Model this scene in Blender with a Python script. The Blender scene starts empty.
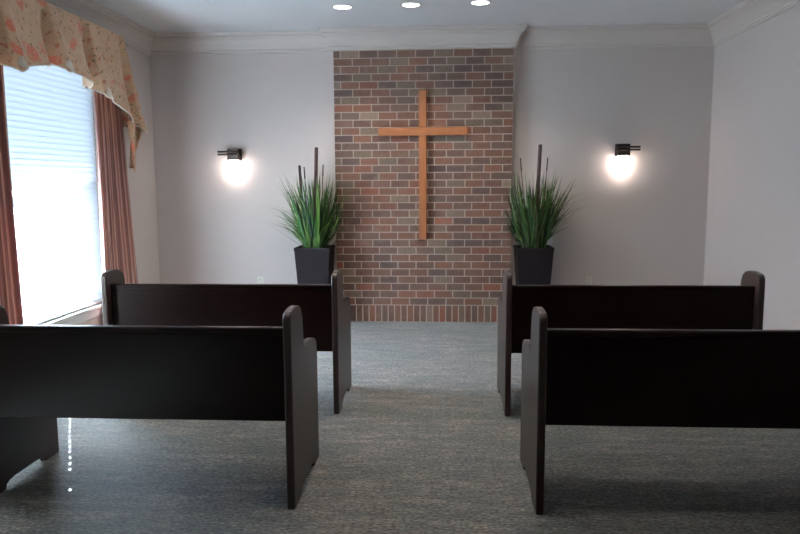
import bpy, bmesh, math, random
from mathutils import Vector, Matrix
rnd = random.Random(11)
S = bpy.context.scene
COL = S.collection
PI = math.pi

# ------------------------------------------------------------------ helpers
def srgb(r, g, b):
    f = lambda c: (c/12.92 if c <= .04045 else ((c+.055)/1.055)**2.4)
    return (f(r/255), f(g/255), f(b/255), 1)

class Nodes:
    def __init__(s, name):
        s.m = bpy.data.materials.new(name); s.m.use_nodes = True
        s.t = s.m.node_tree; s.t.nodes.clear()
        s.out = s.n('ShaderNodeOutputMaterial')
    def n(s, typ, **kw):
        nd = s.t.nodes.new(typ)
        for k, v in kw.items():
            if k in nd.inputs: nd.inputs[k].default_value = v
            else: setattr(nd, k, v)
        return nd
    def l(s, a, b): s.t.links.new(a, b)
    def coord(s, scale=(1, 1, 1), kind='Object'):
        c = s.n('ShaderNodeTexCoord'); mp = s.n('ShaderNodeMapping')
        mp.inputs['Scale'].default_value = scale
        s.l(c.outputs[kind], mp.inputs['Vector']); return mp.outputs['Vector']
    def noise(s, vec, scale, detail=3, rough=.55):
        n = s.n('ShaderNodeTexNoise'); n.inputs['Scale'].default_value = scale
        n.inputs['Detail'].default_value = detail; n.inputs['Roughness'].default_value = rough
        s.l(vec, n.inputs['Vector']); return n.outputs['Fac']
    def ramp(s, fac, stops, interp='LINEAR'):
        r = s.n('ShaderNodeValToRGB'); r.color_ramp.interpolation = interp
        el = r.color_ramp.elements
        while len(el) < len(stops): el.new(.5)
        for e, (p, c) in zip(el, stops): e.position = p; e.color = c
        s.l(fac, r.inputs['Fac']); return r.outputs['Color']
    def mix(s, fac, a, b, mode='MIX'):
        m = s.n('ShaderNodeMix', data_type='RGBA', blend_type=mode)
        for sock, v in ((m.inputs[0], fac), (m.inputs[6], a), (m.inputs[7], b)):
            if hasattr(v, 'links'): s.l(v, sock)
            else: sock.default_value = v
        return m.outputs[2]
    def bsdf(s, color, rough=.5, spec=.5, bump=None, bstr=.2, bdist=.01, **kw):
        p = s.n('ShaderNodeBsdfPrincipled')
        if hasattr(color, 'links'): s.l(color, p.inputs['Base Color'])
        else: p.inputs['Base Color'].default_value = color
        if hasattr(rough, 'links'): s.l(rough, p.inputs['Roughness'])
        else: p.inputs['Roughness'].default_value = rough
        p.inputs['Specular IOR Level'].default_value = spec
        for k, v in kw.items(): p.inputs[k].default_value = v
        if bump is not None:
            b = s.n('ShaderNodeBump'); b.inputs['Strength'].default_value = bstr
            b.inputs['Distance'].default_value = bdist
            s.l(bump, b.inputs['Height']); s.l(b.outputs['Normal'], p.inputs['Normal'])
        s.l(p.outputs[0], s.out.inputs[0]); return p

def add_box(bm, x0, x1, y0, y1, z0, z1, mi=0):
    vs = [bm.verts.new((x, y, z)) for x in (x0, x1) for y in (y0, y1) for z in (z0, z1)]
    fs = []
    for q in ((0, 1, 3, 2), (4, 6, 7, 5), (0, 4, 5, 1), (2, 3, 7, 6), (0, 2, 6, 4), (1, 5, 7, 3)):
        f = bm.faces.new([vs[i] for i in q]); f.material_index = mi; fs.append(f)
    return fs
def box(*a):
    bm = bmesh.new(); add_box(bm, *a); return bm
def add_prism(bm, pts, axis, a0, a1):
    """polygon pts in the plane across axis, extruded a0..a1"""
    def mk(p, a):
        if axis == 0: return (a, p[0], p[1])
        if axis == 1: return (p[0], a, p[1])
        return (p[0], p[1], a)
    A = [bm.verts.new(mk(p, a0)) for p in pts]; B = [bm.verts.new(mk(p, a1)) for p in pts]
    n = len(pts)
    bm.faces.new(A); bm.faces.new(B[::-1])
    for i in range(n):
        bm.faces.new((A[i], B[i], B[(i+1) % n], A[(i+1) % n]))
def add_lathe(bm, prof, cx=0, cy=0, seg=32, sx=1, sy=1):
    rings = []
    for r, z in prof:
        rings.append([bm.verts.new((cx+sx*r*math.cos(2*PI*k/seg), cy+sy*r*math.sin(2*PI*k/seg), z)) for k in range(seg)])
    for a, b in zip(rings, rings[1:]):
        for k in range(seg):
            bm.faces.new((a[k], a[(k+1) % seg], b[(k+1) % seg], b[k]))
    return rings
def add_tube(bm, p0, p1, r0, r1=None, seg=10):
    p0, p1 = Vector(p0), Vector(p1); r1 = r0 if r1 is None else r1
    d = (p1-p0).normalized(); a = d.orthogonal().normalized(); b = d.cross(a)
    A = [bm.verts.new(p0+r0*(a*math.cos(2*PI*k/seg)+b*math.sin(2*PI*k/seg))) for k in range(seg)]
    B = [bm.verts.new(p1+r1*(a*math.cos(2*PI*k/seg)+b*math.sin(2*PI*k/seg))) for k in range(seg)]
    for k in range(seg):
        bm.faces.new((A[k], A[(k+1) % seg], B[(k+1) % seg], B[k]))
    bm.faces.new(A[::-1]); bm.faces.new(B)
def obj(name, bm, mat, parent=None, smooth=False, bevel=0, seg=2, recalc=True):
    if recalc: bmesh.ops.recalc_face_normals(bm, faces=bm.faces)
    me = bpy.data.meshes.new(name); bm.to_mesh(me); bm.free()
    for m in (mat if isinstance(mat, (list, tuple)) else [mat]): me.materials.append(m)
    o = bpy.data.objects.new(name, me); COL.objects.link(o)
    if smooth:
        for p in me.polygons: p.use_smooth = True
    if bevel:
        md = o.modifiers.new('bevel', 'BEVEL'); md.width = bevel; md.segments = seg; md.limit_method = 'ANGLE'
        md.harden_normals = False
    if parent: o.parent = parent
    return o
def struct(name, bm, mat, parent=None, **kw):
    o = obj(name, bm, mat, parent, **kw)
    if not parent: o['kind'] = 'structure'
    return o
def tag(o, label, cat, group=None):
    o['label'] = label; o['category'] = cat
    if group: o['group'] = group
    return o
def thing(name, label, cat, loc=(0, 0, 0), group=None):
    o = bpy.data.objects.new(name, None); COL.objects.link(o); o.location = loc
    o.empty_display_size = .1
    return tag(o, label, cat, group)
def dup(root, loc, label, mirror=False):
    r = root.copy(); COL.objects.link(r); r.location = loc; r['label'] = label
    for ch in list(root.children):
        c = ch.copy(); COL.objects.link(c); c.parent = r
        for g in list(ch.children):
            d = g.copy(); COL.objects.link(d); d.parent = c
    return r

# ------------------------------------------------------------------ materials
def wall_paint(name, c):
    N = Nodes(name); v = N.coord()
    n = N.noise(v, 220, 2)
    big = N.noise(v, .9, 2)
    k = N.mix(big, tuple(x*.97 for x in c[:3])+(1,), tuple(min(1, x*1.03) for x in c[:3])+(1,))
    N.bsdf(k, .62, .3, n, .06, .002); return N.m
M_wall = wall_paint('wall paint greige', srgb(210, 199, 193))
M_ceil = wall_paint('ceiling paint', srgb(241, 242, 243))
N = Nodes('trim white'); N.bsdf(srgb(218, 208, 200), .38, .45); M_trim = N.m
N = Nodes('window frame white'); N.bsdf(srgb(230, 230, 228), .35, .5); M_frame = N.m
N = Nodes('added eave siding'); N.bsdf(srgb(190, 188, 180), .8, .2); M_ext = N.m

# dark stained wood: shade on the backs put into a darker copy
N = Nodes('espresso stained wood'); v = N.coord((1.2, 14, 14))
g = N.noise(v, 6, 5, .6); v2 = N.coord((.6, 3, 3)); g2 = N.noise(v2, 3, 2)
c = N.ramp(g, [(.3, srgb(17, 6, 4)), (.7, srgb(26, 10, 8))])
c = N.mix(g2, c, srgb(23, 9, 7))
N.bsdf(c, .36, .14, g, .05, .002); M_pew_shade = N.m
N = Nodes('espresso stained wood lit upright grain'); v = N.coord((14, 14, 1.2))
g = N.noise(v, 6, 5, .6)
c = N.ramp(g, [(.3, srgb(40, 27, 22)), (.7, srgb(54, 38, 32))])  # lighter copy of the pew wood, lit look put into the colour
N.bsdf(c, .42, .4, g, .05, .002, **{'Coat Weight': .1, 'Coat Roughness': .3}); M_pewend_lit = N.m

# oak of the cross
def oak(name, sc):
    N = Nodes(name); v = N.coord(sc)
    g = N.noise(v, 7, 6, .6)
    c = N.ramp(g, [(.25, srgb(114, 66, 36)), (.5, srgb(138, 84, 48)), (.75, srgb(152, 97, 58))])
    N.bsdf(c, .45, .4, g, .08, .002); return N.m
M_oakv = oak('oak vertical', (12, 12, .8)); M_oakh = oak('oak horizontal', (.8, 12, 12))

# bricks
N = Nodes('clay brick'); v = N.coord()
at = N.n('ShaderNodeAttribute', attribute_name='Col')
n1 = N.noise(v, 38, 5, .65); n2 = N.noise(v, 11, 3)
k = N.mix(N.ramp(n1, [(.3, (.62, .62, .62, 1)), (.75, (1.25, 1.25, 1.25, 1))]), (1, 1, 1, 1), (1, 1, 1, 1))
c = N.mix(1.0, at.outputs['Color'], N.ramp(n1, [(.3, (.6, .6, .6, 1)), (.72, (1.28, 1.24, 1.2, 1))]), 'MULTIPLY')
c = N.mix(N.ramp(n2, [(.52, (0, 0, 0, 1)), (.72, (.45, .45, .45, 1))]), c, srgb(118, 98, 84))
N.bsdf(c, .85, .25, n1, .5, .004); M_brick = N.m
N = Nodes('brick mortar'); v = N.coord(); n1 = N.noise(v, 90, 4)
N.bsdf(N.ramp(n1, [(.3, srgb(172, 158, 146)), (.7, srgb(194, 180, 167))]), .95, .1, n1, .4, .003); M_mortar = N.m

# carpet: short horizontal flecks in taupe, slate green and cream
N = Nodes('woven carpet'); v = N.coord((1, 1, 1))
vs = N.coord((9, 70, 1)); vb = N.coord((2.2, 10, 1)); vl = N.coord((.8, 2.6, 1)); vf = N.coord((48, 90, 1))
a = N.noise(vs, 1.6, 3, .6); b = N.noise(vb, 1.5, 3, .6); d = N.noise(vl, 1.3, 2); f_ = N.noise(vf, 1, 2)
c = N.ramp(b, [(.34, srgb(76, 80, 79)), (.5, srgb(91, 90, 87)), (.66, srgb(108, 104, 98))])
c = N.mix(N.ramp(d, [(.5, (0, 0, 0, 1)), (.68, (.6, .6, .6, 1))]), c, srgb(67, 77, 73))
c = N.mix(1.0, c, N.ramp(a, [(.34, (.55, .55, .55, 1)), (.5, (1, 1, 1, 1)), (.66, (1.55, 1.53, 1.48, 1))]), 'MULTIPLY')
c = N.mix(1.0, c, N.ramp(f_, [(.38, (.52, .52, .52, 1)), (.62, (1.6, 1.6, 1.6, 1))]), 'MULTIPLY')
N.bsdf(c, .8, .25, f_, .5, .006, **{'Sheen Weight': .15, 'Sheen Roughness': .5}); M_carpet = N.m

# fabrics
N = Nodes('floral valance fabric'); v = N.coord((1, 1, 1), 'UV')
base = N.mix(N.noise(v, 5, 3), srgb(194, 154, 120), srgb(214, 177, 143))
wob = N.n('ShaderNodeVectorMath', operation='ADD'); nz = N.n('ShaderNodeTexNoise'); nz.inputs['Scale'].default_value = 9
N.l(v, nz.inputs['Vector']); sc = N.n('ShaderNodeVectorMath', operation='SCALE'); sc.inputs['Scale'].default_value = .13
N.l(nz.outputs['Color'], sc.inputs[0]); N.l(v, wob.inputs[0]); N.l(sc.outputs[0], wob.inputs[1])
def blots(scale, lo, hi, rnds=1.0):
    vo = N.n('ShaderNodeTexVoronoi'); vo.inputs['Scale'].default_value = scale; vo.inputs['Randomness'].default_value = rnds
    N.l(wob.outputs[0], vo.inputs['Vector'])
    return N.ramp(vo.outputs['Distance'], [(lo, (1, 1, 1, 1)), (hi, (0, 0, 0, 1))])
vines = N.ramp(N.noise(wob.outputs[0], 12, 2), [(.485, (0, 0, 0, 1)), (.5, (.8, .8, .8, 1)), (.515, (0, 0, 0, 1))])
c = N.mix(vines, base, srgb(140, 122, 84))
c = N.mix(blots(15, .14, .2), c, srgb(124, 112, 76))
c = N.mix(blots(14, .17, .24), c, srgb(186, 118, 90))
flm = N.ramp(N.noise(v, 26, 3), [(.40, (0, 0, 0, 1)), (.47, (1, 1, 1, 1))])
fl = N.mix(1.0, blots(4.8, .2, .28), flm, 'MULTIPLY')
c = N.mix(fl, c, srgb(196, 90, 66))
wv = N.noise(v, 60, 2)
c = N.mix(N.mix(wv, (0, 0, 0, 1), fl), c, srgb(222, 142, 108))
p = N.bsdf(c, .75, .2, wv, .15, .002, **{'Sheen Weight': .2})
M_floral = N.m
N = Nodes('striped satin drape'); v = N.coord((1, 1, 1), 'UV')
sx = N.n('ShaderNodeSeparateXYZ'); N.l(v, sx.inputs[0])
w = N.n('ShaderNodeTexWave', bands_direction='X'); w.inputs['Scale'].default_value = 5.2; w.inputs['Distortion'].default_value = .15
N.l(v, w.inputs['Vector'])
w2 = N.n('ShaderNodeTexWave', bands_direction='X'); w2.inputs['Scale'].default_value = 13; N.l(v, w2.inputs['Vector'])
c = N.ramp(w.outputs['Fac'], [(.25, srgb(148, 96, 86)), (.45, srgb(208, 154, 134)), (.7, srgb(226, 182, 160)), (.9, srgb(172, 118, 106))])
c = N.mix(N.ramp(w2.outputs['Fac'], [(.75, (0, 0, 0, 1)), (.9, (.35, .35, .35, 1))]), c, srgb(104, 64, 66))
pb = N.n('ShaderNodeBsdfPrincipled'); N.l(c, pb.inputs['Base Color']); pb.inputs['Roughness'].default_value = .5
pb.inputs['Sheen Weight'].default_value = .3
tr = N.n('ShaderNodeBsdfTranslucent'); N.l(c, tr.inputs['Color'])
mx = N.n('ShaderNodeMixShader'); mx.inputs[0].default_value = .08
N.l(pb.outputs[0], mx.inputs[1]); N.l(tr.outputs[0], mx.inputs[2]); N.l(mx.outputs[0], N.out.inputs[0]); M_drape = N.m
N = Nodes('cream piping'); N.bsdf(srgb(226, 214, 198), .6, .3); M_piping = N.m
N = Nodes('white slat'); df = N.n('ShaderNodeBsdfDiffuse'); df.inputs['Color'].default_value = (.82, .84, .87, 1)
tr = N.n('ShaderNodeBsdfTranslucent'); tr.inputs['Color'].default_value = (.86, .91, 1.0, 1)
mx = N.n('ShaderNodeMixShader'); mx.inputs[0].default_value = .65
N.l(df.outputs[0], mx.inputs[1]); N.l(tr.outputs[0], mx.inputs[2]); N.l(mx.outputs[0], N.out.inputs[0]); M_slat = N.m
N = Nodes('window glass'); tp = N.n('ShaderNodeBsdfTransparent'); tp.inputs['Color'].default_value = (.95, .98, .97, 1)
gl = N.n('ShaderNodeBsdfGlossy'); gl.inputs['Roughness'].default_value = .02
mx = N.n('ShaderNodeMixShader'); mx.inputs[0].default_value = .06
N.l(tp.outputs[0], mx.inputs[1]); N.l(gl.outputs[0], mx.inputs[2]); N.l(mx.outputs[0], N.out.inputs[0]); M_glass = N.m

N = Nodes('dark resin planter'); v = N.coord(); N.bsdf(srgb(24, 19, 20), .7, .1, N.noise(v, 120, 2), .1, .002); M_pot = N.m
N = Nodes('potting moss'); v = N.coord(); n1 = N.noise(v, 60, 4)
N.bsdf(N.ramp(n1, [(.3, srgb(30, 24, 18)), (.7, srgb(66, 56, 40))]), .95, .1, n1, .8, .01); M_soil = N.m
N = Nodes('grass blades'); at = N.n('ShaderNodeAttribute', attribute_name='Col')
pb = N.n('ShaderNodeBsdfPrincipled'); N.l(at.outputs['Color'], pb.inputs['Base Color']); pb.inputs['Roughness'].default_value = .5
pb.inputs['Specular IOR Level'].default_value = .3
tr = N.n('ShaderNodeBsdfTranslucent'); N.l(at.outputs['Color'], tr.inputs['Color'])
mx = N.n('ShaderNodeMixShader'); mx.inputs[0].default_value = .25
N.l(pb.outputs[0], mx.inputs[1]); N.l(tr.outputs[0], mx.inputs[2]); N.l(mx.outputs[0], N.out.inputs[0]); M_grass = N.m
N = Nodes('dark reed'); v = N.coord((6, 6, 1)); n1 = N.noise(v, 10, 3)
N.bsdf(N.ramp(n1, [(.3, srgb(44, 28, 28)), (.7, srgb(72, 46, 42))]), .6, .3); M_reed = N.m

N = Nodes('oiled bronze'); N.bsdf(srgb(60, 50, 48), .38, .5, Metallic=.75); M_bronze = N.m
N = Nodes('ivory plastic'); N.bsdf(srgb(222, 216, 202), .4, .5); M_ivory = N.m
N = Nodes('dark slot'); N.bsdf(srgb(40, 36, 32), .6, .3); M_slot = N.m
def emit(name, col, s):
    N = Nodes(name); e = N.n('ShaderNodeEmission'); e.inputs['Color'].default_value = col; e.inputs['Strength'].default_value = s
    N.l(e.outputs[0], N.out.inputs[0]); return N.m
M_shade = emit('lit frosted glass', (1, .87, .80, 1), 20)
M_lens = emit('lit downlight lens', (1, .97, .93, 1), 9)
N = Nodes('white metal trim'); N.bsdf(srgb(214, 214, 212), .35, .5); M_wmetal = N.m

# ------------------------------------------------------------------ dimensions
XL, XR, YB, YF, ZC = -3.25, 2.88, 7.9, -6.5, 3.18
BX0, BX1, BY = -1.175, .757, 7.795         # brick chimney breast
WY0, WY1, WZ0, WZ1 = 4.76, 6.62, .42, 2.66  # opening of the window in view
WV0, WV1 = 3.3, 4.0                          # added opening in the same wall, out of view, for fill light

# ------------------------------------------------------------------ room shell
struct('floor', box(XL-.2, XR+.2, YF-.2, YB+.2, -.12, 0), M_carpet)
struct('ceiling', box(XL-.2, XR+.2, YF-.2, YB+.2, ZC, ZC+.15), M_ceil)
struct('wall_back', box(XL-.2, XR+.2, YB, YB+.2, 0, ZC), M_wall)
struct('wall_front', box(XL-.2, XR+.2, YF-.2, YF, 0, ZC), M_wall)
struct('wall_right', box(XR, XR+.2, YF, YB, 0, ZC), M_wall)
bm = bmesh.new()
for a, b in ((YF, WV0), (WV1, WY0), (WY1, YB)): add_box(bm, XL-.2, XL, a, b, 0, ZC)
for a, b in ((WV0, WV1), (WY0, WY1)):
    add_box(bm, XL-.2, XL, a, b, 0, WZ0); add_box(bm, XL-.2, XL, a, b, WZ1, ZC)
struct('wall_left', bm, M_wall)

# brick chimney breast with running bond and a soldier course at the floor
bm = bmesh.new(); lay = bm.loops.layers.float_color.new('Col')
def colour(fs, c):
    for f in fs:
        for lp in f.loops: lp[lay] = c
colour(add_box(bm, BX0, BX1, BY-.004, YB, 0, ZC, 0), srgb(170, 160, 150))
pal = [((98, 70, 58), 36), ((90, 69, 60), 28), ((106, 72, 57), 24), ((120, 74, 56), 6), ((104, 88, 74), 10), ((124, 106, 92), 4), ((80, 62, 56), 12)]
bag = [c for c, n in pal for _ in range(n)]
def brick_col():
    c = rnd.choice(bag); j = rnd.uniform(.88, 1.1)
    return srgb(*[max(0, min(255, x*j)) for x in c])
def brick(x0, x1, z0, z1):
    fs = add_box(bm, x0, x1, BY-.0075-rnd.uniform(0, .0025), BY+.02, z0, z1, 1)
    colour(fs, brick_col())
JT = .0115; BL = .2032; CH = .0812
zs = .19; CH = .0816
for n in range(34):
    z0 = zs+n*CH; z = z0+CH; x = BX0
    if n % 2: x += .074; brick(BX0+.001, x-JT/2, z0+JT/2, z-JT/2)
    while x < BX1-.05:
        x1 = x+BL if x+BL < BX1-.05 else BX1
        brick(x+JT/2 if x > BX0+.001 else x+.001, x1-JT/2 if x1 < BX1 else BX1-.001, z0+JT/2, z-JT/2); x += BL
x = BX0
while x < BX1-.02:
    x1 = min(x+.0715, BX1); brick(x+JT/2, x1-JT/2, .004, zs-JT/2); x += .0715
struct('wall_brick', bm, [M_mortar, M_brick])

# crown moulding swept along the walls and around the chimney breast
CROWN = [(0, -.212), (.014, -.212), (.014, -.196), (.026, -.186), (.026, -.168), (.036, -.155), (.05, -.118), (.076, -.078),
         (.102, -.058), (.108, -.05), (.108, -.036), (.122, -.03), (.132, -.012), (.132, 0), (0, 0)]
def sweep(bm, path, prof, zbase, closed=True):
    n = len(path); rings = []
    for i, p in enumerate(path):
        p = Vector(p)
        d0 = (p-Vector(path[i-1])).normalized(); d1 = (Vector(path[(i+1) % n])-p).normalized()
        n0 = Vector((-d0.y, d0.x)); n1 = Vector((-d1.y, d1.x))
        m = (n0+n1); m = m/ (m.dot(n0))
        rings.append([bm.verts.new((p.x+m.x*a, p.y+m.y*a, zbase+b)) for a, b in prof])
    for i in range(n):
        A, B = rings[i], rings[(i+1) % n]
        for k in range(len(prof)-1): bm.faces.new((A[k], B[k], B[k+1], A[k+1]))
path = [(XL, YF), (XR, YF), (XR, YB), (BX1, YB), (BX1, BY-.008), (BX0, BY-.008), (BX0, YB), (XL, YB)]   # counter-clockwise: inside on the left
bm = bmesh.new(); sweep(bm, path, CROWN, ZC); struct('trim_1', bm, M_trim)
BASE = [(0, .12), (.008, .12), (.014, .105), (.014, 0)]
def base_run(name, x0, x1, y0, y1): struct(name, box(x0, x1, y0, y1, 0, .12), M_trim, bevel=.004)
base_run('baseboard_left', XL, XL+.014, YF, YB); base_run('baseboard_right', XR-.014, XR, YF, YB)
bm = bmesh.new(); add_box(bm, XL+.014, BX0, YB-.014, YB, 0, .12); add_box(bm, BX1, XR-.014, YB-.014, YB, 0, .12)
struct('baseboard_back', bm, M_trim)

# ------------------------------------------------------------------ window
def window(name, wy0, wy1):
    wr = bpy.data.objects.new(name, None); COL.objects.link(wr); wr['kind'] = 'structure'; wr.location = (XL, (wy0+wy1)/2, WZ0)
    def lo(bm):
        for v in bm.verts: v.co -= Vector((XL, (wy0+wy1)/2, WZ0))
        return bm
    bm = bmesh.new(); xo0, xo1 = XL-.17, XL-.11
    add_box(bm, xo0, xo1, wy0, wy0+.05, WZ0, WZ1); add_box(bm, xo0, xo1, wy1-.05, wy1, WZ0, WZ1)
    add_box(bm, xo0, xo1, wy0, wy1, WZ0, WZ0+.05); add_box(bm, xo0, xo1, wy0, wy1, WZ1-.05, WZ1)
    obj('window_frame', lo(bm), M_frame, wr)
    obj('window_sash', lo(box(xo0+.01, xo1-.01, wy0, wy1, 1.5, 1.545)), M_frame, wr)
    obj('window_pane', lo(box(xo0+.025, xo0+.031, wy0+.04, wy1-.04, WZ0+.04, WZ1-.04)), M_glass, wr)
    bm = bmesh.new(); add_box(bm, XL-.11, XL+.03, wy0-.05, wy1+.05, WZ0-.03, WZ0)
    add_box(bm, XL, XL+.016, wy0-.04, wy1+.04, WZ0-.1, WZ0-.03)
    obj('window_sill', lo(bm), M_frame, wr, bevel=.004)
window('window_1', WY0, WY1)
window('added_window', WV0, WV1)  # unseen window, added to let fill light in
# added eave, unseen: keeps the sun off the upper blind
struct('added_eave', box(XL-1.42, XL-.2, YF, YB+1, 2.98, 3.12), M_ext)

# ------------------------------------------------------------------ blind
bl = thing('window_blind', 'closed white horizontal slat blind glowing with daylight in the left window', 'blind', (XL-.045, (WY0+WY1)/2, WZ0))
def blind_local(bm):
    for v in bm.verts: v.co -= Vector((XL-.045, (WY0+WY1)/2, WZ0))
    return bm
bx = XL-.045; y0, y1 = WY0+.001, WY1-.001
SW, SP, TH = .057, .048, math.radians(-84)
holes = (5.2, 5.94)          # cord routes
bm = bmesh.new(); z = WZ0+.062; hw = .0032
segs = [-.5, -.3, -hw/SW, hw/SW, .3, .5]
ys = sorted({y0, y1, *[h+s*hw for h in holes for s in (-1, 1)], 5.4, 5.4+.001})
while z < WZ1-.06:
    grid = {}
    for i, s in enumerate(segs):
        a = s*SW; crown = .0035*(1-4*s*s)
        px = a*math.cos(TH)+crown*math.sin(TH); pz = a*math.sin(TH)-crown*math.cos(TH)
        for j, y in enumerate(ys): grid[i, j] = bm.verts.new((bx+px, y, z+pz))
    for i in range(len(segs)-1):
        for j in range(len(ys)-1):
            ym = (ys[j]+ys[j+1])/2
            if i == 2 and any(abs(ym-h) < hw for h in holes): continue
            bm.faces.new((grid[i, j], grid[i+1, j], grid[i+1, j+1], grid[i, j+1]))
    z += SP
o = obj('slats', blind_local(bm), M_slat, bl, smooth=True)
obj('bottom_rail', blind_local(box(bx-.025, bx+.025, y0, y1, WZ0+.001, WZ0+.022)), M_frame, bl, bevel=.004)
obj('head_rail', blind_local(box(bx-.03, bx+.03, y0, y1, WZ1-.055, WZ1-.001)), M_frame, bl, bevel=.004)

# ------------------------------------------------------------------ curtains
def curtain_mesh(ya, yb, zt, zb, folds, ph, xw, flare=0):
    bm = bmesh.new(); uv = bm.loops.layers.uv.new('UVMap')
    nu, nv = 120, 26; g = {}; uvs = {}
    for i in range(nu+1):
        u = i/nu
        for j in range(nv+1):
            v = j/nv
            amp = .03*(.75+.4*v)
            y = ya+(yb-ya)*u + .012*math.sin(3*u+5*v) + (flare*v*(u))
            x = xw + amp*math.sin(2*PI*folds*u+ph+.35*math.sin(2.2*v)) + .008*math.sin(2*PI*folds*2.3*u+2*v)
            z = zt+(zb-zt)*v
            g[i, j] = bm.verts.new((x, y, z)); uvs[g[i, j]] = (u*(yb-ya)*1.6, v*(zt-zb))
    for i in range(nu):
        for j in range(nv):
            f = bm.faces.new((g[i, j], g[i+1, j], g[i+1, j+1], g[i, j+1]))
            for lp in f.loops: lp[uv].uv = uvs[lp.vert]
    return bm
def curtain(label, ya, yb, folds, ph, flare=0):
    t = thing('curtain', label, 'curtain', (XL+.1, (ya+yb)/2, 0), 'satin curtains at the window')
    bm = curtain_mesh(ya, yb, 2.76, .015, folds, ph, XL+.085, flare)
    for v in bm.verts: v.co -= Vector((XL+.1, (ya+yb)/2, 0))
    o = obj('drape', bm, M_drape, t, smooth=True)
    md = o.modifiers.new('solid', 'SOLIDIFY'); md.thickness = .004
    h = (yb-ya)/2
    bm = bmesh.new(); add_tube(bm, (-.02, -h-.01, 2.75), (-.02, h+.01, 2.75), .011, .011, 12)
    for e in (-h, h): add_tube(bm, (-.1, e, 2.75), (-.02, e, 2.75), .008, .008, 8)
    obj('rod', bm, M_frame, t)
curtain('rust striped satin curtain between the blind and the back wall corner', 6.355, 6.88, 5, .6, .23)
curtain('rust striped satin curtain at the left edge of the photo, nearer the camera', 4.5, 5.02, 5, 1.9, .03)

# ------------------------------------------------------------------ floral valance
VC = 5.47; VH = 1.335; VT = 2.952
val = thing('floral_valance', 'scalloped tan valance with coral flowers and pleats above the window', 'valance', (XL, VC, VT-.02))
def vloc(bm):
    for v in bm.verts: v.co -= Vector((XL, VC, VT-.02))
    return bm
pleats = [(VC-1.255, .7), (VC-.64, 1), (VC, 1), (VC+.64, 1), (VC+1.255, .7)]
def bottom(d):
    return 2.45-.11*(d/.64)**2 if d < .64 else 2.34-.265*((d-.64)/.69)**1.15
def vsurf(y, v):
    """front sheet: y along the wall at the top, v 0 top .. 1 bottom"""
    d = abs(y-VC); sg = 1 if y > VC else -1
    x = XL+.2+.1*v**1.3
    zb = bottom(d)
    dep = 0; dz = 0
    for p, k in pleats:
        t = y-p
        D = k*(.03+.14*v)*min(1, v*5+.1)
        if -.24 < t <= 0: dep -= D*(1+t/.24)**1.6
        elif 0 < t < .035: dep -= D*(1-t/.035)
        dep += k*.05*v*math.exp(-((t-.09)/.05)**2)
        dz += k*(.05*math.exp(-((t+.02)/.05)**4)-.02*math.exp(-((t-.06)/.03)**2))
    dep += .022*v*abs(math.sin(PI*(y-VC)/.64))
    x += dep + .012*v*math.sin(9.8*y)
    yy = y + sg*.26*(max(0, (d-.64)/.69))**2*v**.75
    if d > VH-.18:                            # fabric rolls back to the wall at the ends
        k = (d-(VH-.18))/.18; x -= .05*k*k*v
    return Vector((x, yy, VT+(zb+dz*v**3-VT)*v))
ysamp = [VC-VH+2*VH*i/420 for i in range(421)]
bm = bmesh.new(); uv = bm.loops.layers.uv.new('UVMap'); nv = 22
def sheet(bm, fn, us, nv, uvfn):
    g = {}; q = {}
    for i, u in enumerate(us):
        for j in range(nv+1):
            g[i, j] = bm.verts.new(fn(u, j/nv)); q[g[i, j]] = uvfn(u, j/nv, g[i, j].co)
    for i in range(len(us)-1):
        for j in range(nv):
            f = bm.faces.new((g[i, j], g[i+1, j], g[i+1, j+1], g[i, j+1]))
            for lp in f.loops: lp[uv].uv = q[lp.vert]
    return g
arc = {}
for j in range(nv+1):
    tot = 0; prev = None
    for y in ysamp:
        p = vsurf(y, j/nv)
        if prev is not None: tot += (p-prev).length
        arc[round(y, 6), j] = tot; prev = p
mid = {j: arc[round(ysamp[210], 6), j] for j in range(nv+1)}
sheet(bm, vsurf, ysamp, nv, lambda u, v, c: (arc[round(u, 6), round(v*nv)]-mid[round(v*nv)]+VC, c.z))
def ret(sg):
    def fn(u, v):       # u 0 at the front corner .. 1 at the wall: bulging return
        a = vsurf(VC+sg*VH, v)
        x = a.x+(XL+.004-a.x)*u
        y = a.y+sg*(.16*math.sin(PI*min(1, u*1.1)*.9)*v**.7 + .015*math.sin(u*12)*v)
        return Vector((x, y, a.z+.07*u*v))
    return fn
us = [i/24 for i in range(25)]
for sg in (-1, 1): sheet(bm, ret(sg), us, nv, lambda u, v, c, sg=sg: (VC+sg*(VH+.3*u), c.z))
o = obj('valance_panel', vloc(bm), M_floral, val, smooth=True)
md = o.modifiers.new('solid', 'SOLIDIFY'); md.thickness = .005
# piping along the scalloped hem
bm = bmesh.new()
def cord(bm, pts, r):
    for a, b in zip(pts, pts[1:]): add_tube(bm, a, b, r, r, 6)
cord(bm, [vsurf(y, 1) for y in ysamp[::2]], .006)
for sg in (-1, 1): cord(bm, [ret(sg)(u, 1) for u in us], .006)
obj('piping', vloc(bm), M_piping, val, smooth=True)
# upturned white-lined horns at the pleats
for p, k in pleats:
    bm = bmesh.new(); b0 = vsurf(p+.075, 1)
    n = 14; L = []
    for k in range(n+1):
        t = k/n
        L.append((b0+Vector((.012*math.sin(PI*t)+.004, -.03+.05*t, .006*math.cos(2*PI*t)+.014*t)), b0+Vector((-.012-.04*(1-t), -.03+.03*t, .06+.04*t))))
    V = [(bm.verts.new(a), bm.verts.new(b)) for a, b in L]
    for a, b in zip(V, V[1:]): bm.faces.new((a[0], b[0], b[1], a[1]))
    o = obj('pleat_lining', vloc(bm), M_piping, val, smooth=True); o['label'] = 'cream lining turned out at a pleat'
    md = o.modifiers.new('solid', 'SOLIDIFY'); md.thickness = .004
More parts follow.
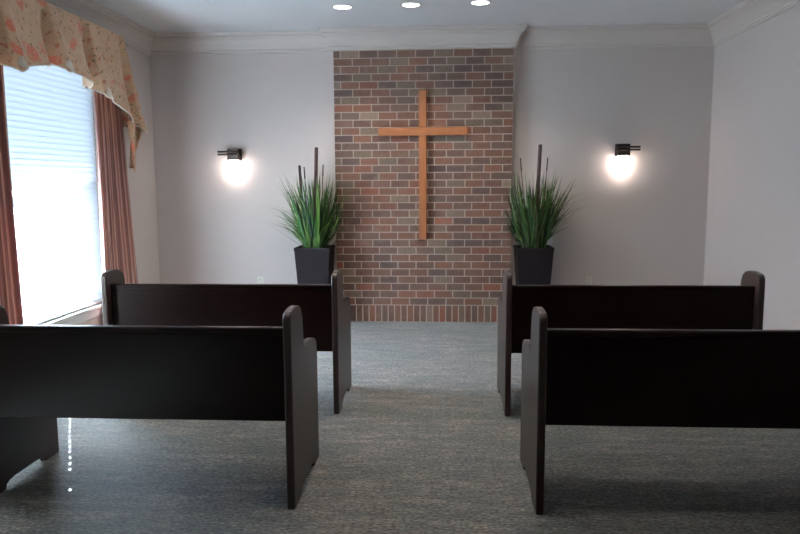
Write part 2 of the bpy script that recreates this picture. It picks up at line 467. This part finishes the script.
# cascading tails under both ends
for sg in (-1, 1):
    bm = bmesh.new(); uv = bm.loops.layers.uv.new('UVMap')
    def tail(u, v, sg=sg):
        wl = 1.36+.10*v; wr = 1.84-.34*v**1.2
        d = wl+(max(wr, wl+.02)-wl)*u
        zt = 2.16; zb = 1.66+.14*u+.02*math.sin(u*9)
        return Vector((XL+.19+.045*math.sin(u*PI*3)*(1-.5*v)-.06*u, VC+sg*d, zt+(zb-zt)*v))
    sheet(bm, tail, [i/30 for i in range(31)], 12, lambda u, v, c: (c.y*1.3+u*.2, c.z))
    o = obj('valance_tail', vloc(bm), M_floral, val, smooth=True)
    md = o.modifiers.new('solid', 'SOLIDIFY'); md.thickness = .005
obj('mounting_board', vloc(box(XL, XL+.175, VC-VH, VC+VH, VT-.022, VT-.002)), M_frame, val)

# ------------------------------------------------------------------ pews
PL = 1.635; PT = .039
def arc_pts(cx, cz, r, a0, a1, n): return [(cx+r*math.cos(a0+(a1-a0)*k/n), cz+r*math.sin(a0+(a1-a0)*k/n)) for k in range(n+1)]
PROF = [(.005, 0), (0, .45), (.0, .918)] + arc_pts(.045, .918, .045, PI, PI*.62, 4)[1:] + [(.1, .968), (.17, .966), (.225, .955)] \
     + [(.262, .93), (.283, .89), (.296, .82), (.308, .722), (.34, .728), (.40, .733), (.48, .729), (.56, .719), (.62, .705), (.652, .685), (.668, .655), (.674, .60), (.674, 0),
        (.53, 0), (.525, .022), (.50, .034), (.45, .04), (.25, .04), (.20, .034), (.175, .022), (.17, 0)]
def make_pew(loc, label, PL):
    t = thing('pew', label, 'pew', loc, 'dark wooden pews')
    for x in (0, PL-PT):
        bm = bmesh.new(); add_prism(bm, PROF, 0, x, x+PT); obj('end_panel', bm, M_pewend_lit, t, bevel=.009, seg=3)
    bm = bmesh.new(); add_prism(bm, [(.062, .42), (.085, .42), (.085, .848), (.062, .848)], 0, PT, PL-PT); obj('back_panel', bm, M_pew_shade, t, bevel=.003)
    bm = bmesh.new(); add_prism(bm, [(.056, .848), (.1, .848), (.1, .872), (.094, .878), (.062, .878), (.056, .872)], 0, PT, PL-PT); obj('top_rail', bm, M_pew_shade, t, bevel=.003)
    bm = bmesh.new(); add_prism(bm, [(.085, .425), (.085, .457), (.60, .467), (.62, .457), (.62, .425)], 0, PT, PL-PT); obj('seat', bm, M_pew_shade, t, bevel=.004)
    return t
make_pew((-2.272, 3.18, 0), 'dark wooden pew on the left, nearer the camera, its far end lost in the shade', 1.572)
make_pew((-2.297, 4.585, 0), 'dark wooden pew on the left, farther, between the curtained window and the aisle', 1.605)
p1 = make_pew((.44, 3.18, 0), 'dark wooden pew on the right, nearer the camera, running off the right edge', 1.64)
dup(p1, (.418, 4.585, 0), 'dark wooden pew on the right, farther, with both ends in view')

# ------------------------------------------------------------------ cross
cx, cz = -.211, 2.098
cr = thing('wall_cross', 'plain oak cross hanging on the red-brown brick wall', 'cross', (cx, BY-.01, cz))
obj('upright_beam', box(-.041, .041, -.052, 0, .929-cz, 2.535-cz), M_oakv, cr, bevel=.003)
bm = box(-.481, .481, -.058, -.004, -.043, .043)
obj('crossbar', bm, M_oakh, cr, bevel=.003)
bm = bmesh.new(); add_box(bm, -.02, .02, -.006, .008, .2, .26); obj('hanger', bm, M_bronze, cr)

# ------------------------------------------------------------------ planters of tall grass
def plant(loc, label, seed, sticks, right):
    r = random.Random(seed)
    t = thing('potted_grass', label, 'potted plant', loc, 'potted grasses beside the brick')
    H = .865; a, b = .133, .19                 # half widths bottom / top
    bm = bmesh.new()
    def sq(h, z): return [bm.verts.new((sx*h, sy*h, z)) for sx, sy in ((-1, -1), (1, -1), (1, 1), (-1, 1))]
    rings = [sq(a, 0), sq(b, H-.03), sq(b+.004, H-.028), sq(b+.004, H), sq(b-.018, H), sq(b-.022, H-.06)]
    for A, B in zip(rings, rings[1:]):
        for k in range(4): bm.faces.new((A[k], A[(k+1) % 4], B[(k+1) % 4], B[k]))
    bm.faces.new(rings[0][::-1]); bm.faces.new(rings[-1])
    obj('planter', bm, M_pot, t, bevel=.006)
    bm = bmesh.new(); n = 12; g = {}
    for i in range(n+1):
        for j in range(n+1):
            g[i, j] = bm.verts.new(((i/n-.5)*2*(b-.022), (j/n-.5)*2*(b-.022), H-.04+r.uniform(-.006, .012)))
    for i in range(n):
        for j in range(n): bm.faces.new((g[i, j], g[i+1, j], g[i+1, j+1], g[i, j+1]))
    obj('soil', bm, M_soil, t)
    bm = bmesh.new(); lay = bm.loops.layers.float_color.new('Col')
    for k in range(330):
        az = r.uniform(0, 2*PI); inner = r.random()
        rr = .11*math.sqrt(r.random())
        base = Vector((rr*math.cos(az+r.uniform(-.6, .6)), rr*math.sin(az+r.uniform(-.6, .6)), H-.045))
        lean = r.uniform(.02, .36)*(.5+.85*inner)
        bend = r.uniform(.0, .22)*inner + (.26 if r.random() < .16 else 0)
        L = r.uniform(.48, .88) if r.random() < .8 else r.uniform(.3, .55)
        if lean > .25: L *= .93
        w = r.uniform(.005, .0105)
        dx, dy = math.cos(az), math.sin(az)*.62
        side = Vector((-dy, dx, 0)).normalized()
        side = (side*.75+Vector((r.uniform(-1, 1), .0, 0))*.6).normalized()
        n = 9; prev = None
        c0 = r.choice([(34, 62, 30), (48, 82, 38), (68, 104, 48), (98, 132, 60), (56, 92, 52), (34, 58, 34), (124, 148, 84)])
        if right: c0 = r.choice([(34, 60, 30), (52, 84, 38), (76, 108, 48), (100, 124, 64), (40, 66, 40), (92, 96, 62)])
        if r.random() < .05: c0 = (96, 78, 56)
        col = srgb(*c0)
        for i in range(n+1):
            s = i/n
            out = lean*s + bend*s**2.6
            p = base+Vector((dx*out, dy*out, L*(s-.32*bend/.22*s**3*.6)))
            lim = .225
            if p.y > .17: p.y = .17
            if not right and p.x > .21: p.x = .21+.45*(p.x-.21)
            if right and p.x < -.19: p.x = -.19+.35*(p.x+.19)
            ww = w*(1-s**2.2)*(.6+.8*min(1, s*3))+.0005
            A = bm.verts.new(p-side*ww); Cn = bm.verts.new(p+Vector((dx, dy, 0))*ww*.45); B = bm.verts.new(p+side*ww)
            if prev:
                for q in ((prev[0], prev[1], Cn, A), (prev[1], prev[2], B, Cn)):
                    f = bm.faces.new(q)
                    for lp in f.loops: lp[lay] = col
            prev = (A, Cn, B)
    obj('foliage', bm, M_grass, t, smooth=True, recalc=False)
    for (x0, x1, y, z1, rad) in sticks:
        bm = bmesh.new(); add_tube(bm, (x0, y, H-.06), (x1, y, z1), rad, rad, 10)
        if rad > .01: add_tube(bm, (x1, y, z1), (x1, y, z1+.006), rad*.8, rad*.55, 10)
        else: add_tube(bm, (x0+(x1-x0)*.86, y, H+(z1-H)*.86), (x1, y, z1+.004), rad*1.9, rad*1.5, 10)
        obj('reed', bm, M_reed, t)
    return t
plant((-1.383, 7.6, 0), 'tall artificial grass in a dark square planter left of the brick', 5,
      [(0, .04, -.02, 1.925, .019), (-.10, -.145, -.03, 1.735, .015), (-.06, -.105, .02, 1.72, .004), (.05, .10, .04, 1.745, .004)], False)
plant((.973, 7.6, 0), 'tall artificial grass in a dark square planter right of the brick', 9,
      [(.01, .05, -.04, 1.935, .02), (-.06, -.15, .0, 1.80, .004), (.08, .14, .03, 1.80, .004)], True)

# ------------------------------------------------------------------ sconces
def sconce(loc, label, sg):
    t = thing('wall_sconce', label, 'wall lamp', loc, 'lit wall sconces')
    obj('backplate', box(-.07, .07, -.02, 0, -.075, .06), M_bronze, t, bevel=.003)
    obj('lamp_block', box(-.064, .064, -.115, -.02, -.07, .055), M_bronze, t, bevel=.004)
    for z in (.022, -.008):
        bm = bmesh.new(); add_tube(bm, (-.085*sg, -.127, z), (.165*sg, -.127, z), .0105, .0105, 10); obj('rod', bm, M_bronze, t)
    bm = bmesh.new(); add_lathe(bm, [(.0, -.07), (.05, -.07), (.06, -.082), (.062, -.225), (.058, -.235), (.0, -.238)], 0, -.07, 24)
    o = obj('lamp_shade', bm, M_shade, t, smooth=True); o['label'] = 'glowing frosted glass shade'
    return t
sconce((-2.315, YB, 1.878), 'bronze wall sconce with glowing shade on the left back wall', -1)
sconce((1.945, YB, 1.895), 'bronze wall sconce with glowing shade on the right back wall', 1)

# ------------------------------------------------------------------ outlets
def outlet(loc, label, ):
    t = thing('wall_outlet', label, 'outlet', loc, 'outlet plates')
    obj('cover_plate', box(-.036, .036, -.007, 0, -.058, .058), M_ivory, t, bevel=.003)
    for z in (-.022, .022):
        s = obj('receptacle', box(-.017, .017, -.0095, -.006, z-.014, z+.014), M_ivory, t, bevel=.003)
        bm = bmesh.new(); add_box(bm, -.008, -.005, -.0102, -.009, z-.004, z+.006); add_box(bm, .005, .008, -.0102, -.009, z-.004, z+.006)
        obj('slots', bm, M_slot, s)
outlet((-2.072, YB, .437), 'ivory wall outlet behind the left pew, below the left sconce')
outlet((1.632, YB, .45), 'ivory wall outlet behind the right pew, below the right sconce')

# ------------------------------------------------------------------ downlights
DL = [(-.93, 6.78, 'recessed ceiling downlight, left of the three in view'), (-.29, 6.75, 'recessed ceiling downlight, middle of the three in view'),
      (.345, 6.72, 'recessed ceiling downlight, right of the three in view')]
DL += [(x, y, 'added ceiling downlight over the pews, out of view, for fill light') for y in (5.0, 3.1) for x in (-.93, -.29, .345)]  # two unseen rows added to brighten the room
for k, (x, y, lab) in enumerate(DL):
    t = thing('recessed_downlight', lab, 'ceiling light', (x, y, ZC), 'recessed downlights')
    bm = bmesh.new(); add_lathe(bm, [(.079, 0), (.079, -.004), (.088, -.008), (.1, -.006), (.102, 0)], 0, 0, 40); obj('trim_ring', bm, M_wmetal, t, smooth=True)
    bm = bmesh.new(); add_lathe(bm, [(.0, -.006), (.05, -.005), (.08, -.002), (.08, 0), (0, 0)], 0, 0, 40); obj('lens', bm, M_lens, t, smooth=True)
    l = bpy.data.lights.new('downlight beam', 'SPOT'); l.energy = (58, 60, 32)[k//3]; l.color = (1, .88, .77); l.spot_size = math.radians(128); l.spot_blend = .7; l.shadow_soft_size = .06
    lo = bpy.data.objects.new('downlight beam', l); COL.objects.link(lo); lo.location = (x, y, ZC-.02)

# ------------------------------------------------------------------ daylight and added fill lamp
W = bpy.data.worlds.new('World'); S.world = W; W.use_nodes = True
nt = W.node_tree; bg = nt.nodes['Background']
bg.inputs['Color'].default_value = (.64, .81, 1, 1); bg.inputs['Strength'].default_value = 2.0
sun = bpy.data.lights.new('sun', 'SUN'); sun.energy = 900; sun.color = (.8, .89, 1); sun.angle = math.radians(.3)
so = bpy.data.objects.new('sun', sun); COL.objects.link(so)
so.rotation_euler = Vector((1, -1.853, -1.069)).to_track_quat('-Z', 'Y').to_euler(); so.location = (-8, 14, 9)

fill_area = bpy.data.lights.new('daylight', 'AREA'); fill_area.shape = 'RECTANGLE'; fill_area.size = WZ1-WZ0; fill_area.size_y = WV1-WV0; fill_area.energy = 36; fill_area.color = (.80, .90, 1)  # added fill lamp outside the unseen opening
fill_area_ob = bpy.data.objects.new('daylight', fill_area); COL.objects.link(fill_area_ob); fill_area_ob.location = (XL-.24, (WV0+WV1)/2, (WZ0+WZ1)/2); fill_area_ob.rotation_euler = (0, -PI/2, 0)

# ------------------------------------------------------------------ camera
F = 706.5; yaw, pit, rol = math.radians(3.4314), math.radians(6.879), math.radians(-.3147)
f = Vector((-math.sin(yaw)*math.cos(pit), math.cos(yaw)*math.cos(pit), -math.sin(pit)))
rt = Vector((math.cos(yaw), math.sin(yaw), 0)); up = rt.cross(f)
r2 = rt*math.cos(rol)+up*math.sin(rol); u2 = -rt*math.sin(rol)+up*math.cos(rol)
cam = bpy.data.cameras.new('Camera'); cam.sensor_width = 36; cam.lens = F/800*36; cam.clip_start = .05
co = bpy.data.objects.new('Camera', cam); COL.objects.link(co)
co.matrix_world = Matrix(((r2.x, u2.x, -f.x, 0), (r2.y, u2.y, -f.y, 0), (r2.z, u2.z, -f.z, 1.56), (0, 0, 0, 1)))
S.camera = co
S.view_settings.view_transform = 'Standard'; S.view_settings.look = 'None'
S.view_settings.exposure = 0; S.view_settings.gamma = 1; S.view_settings.use_curve_mapping = False
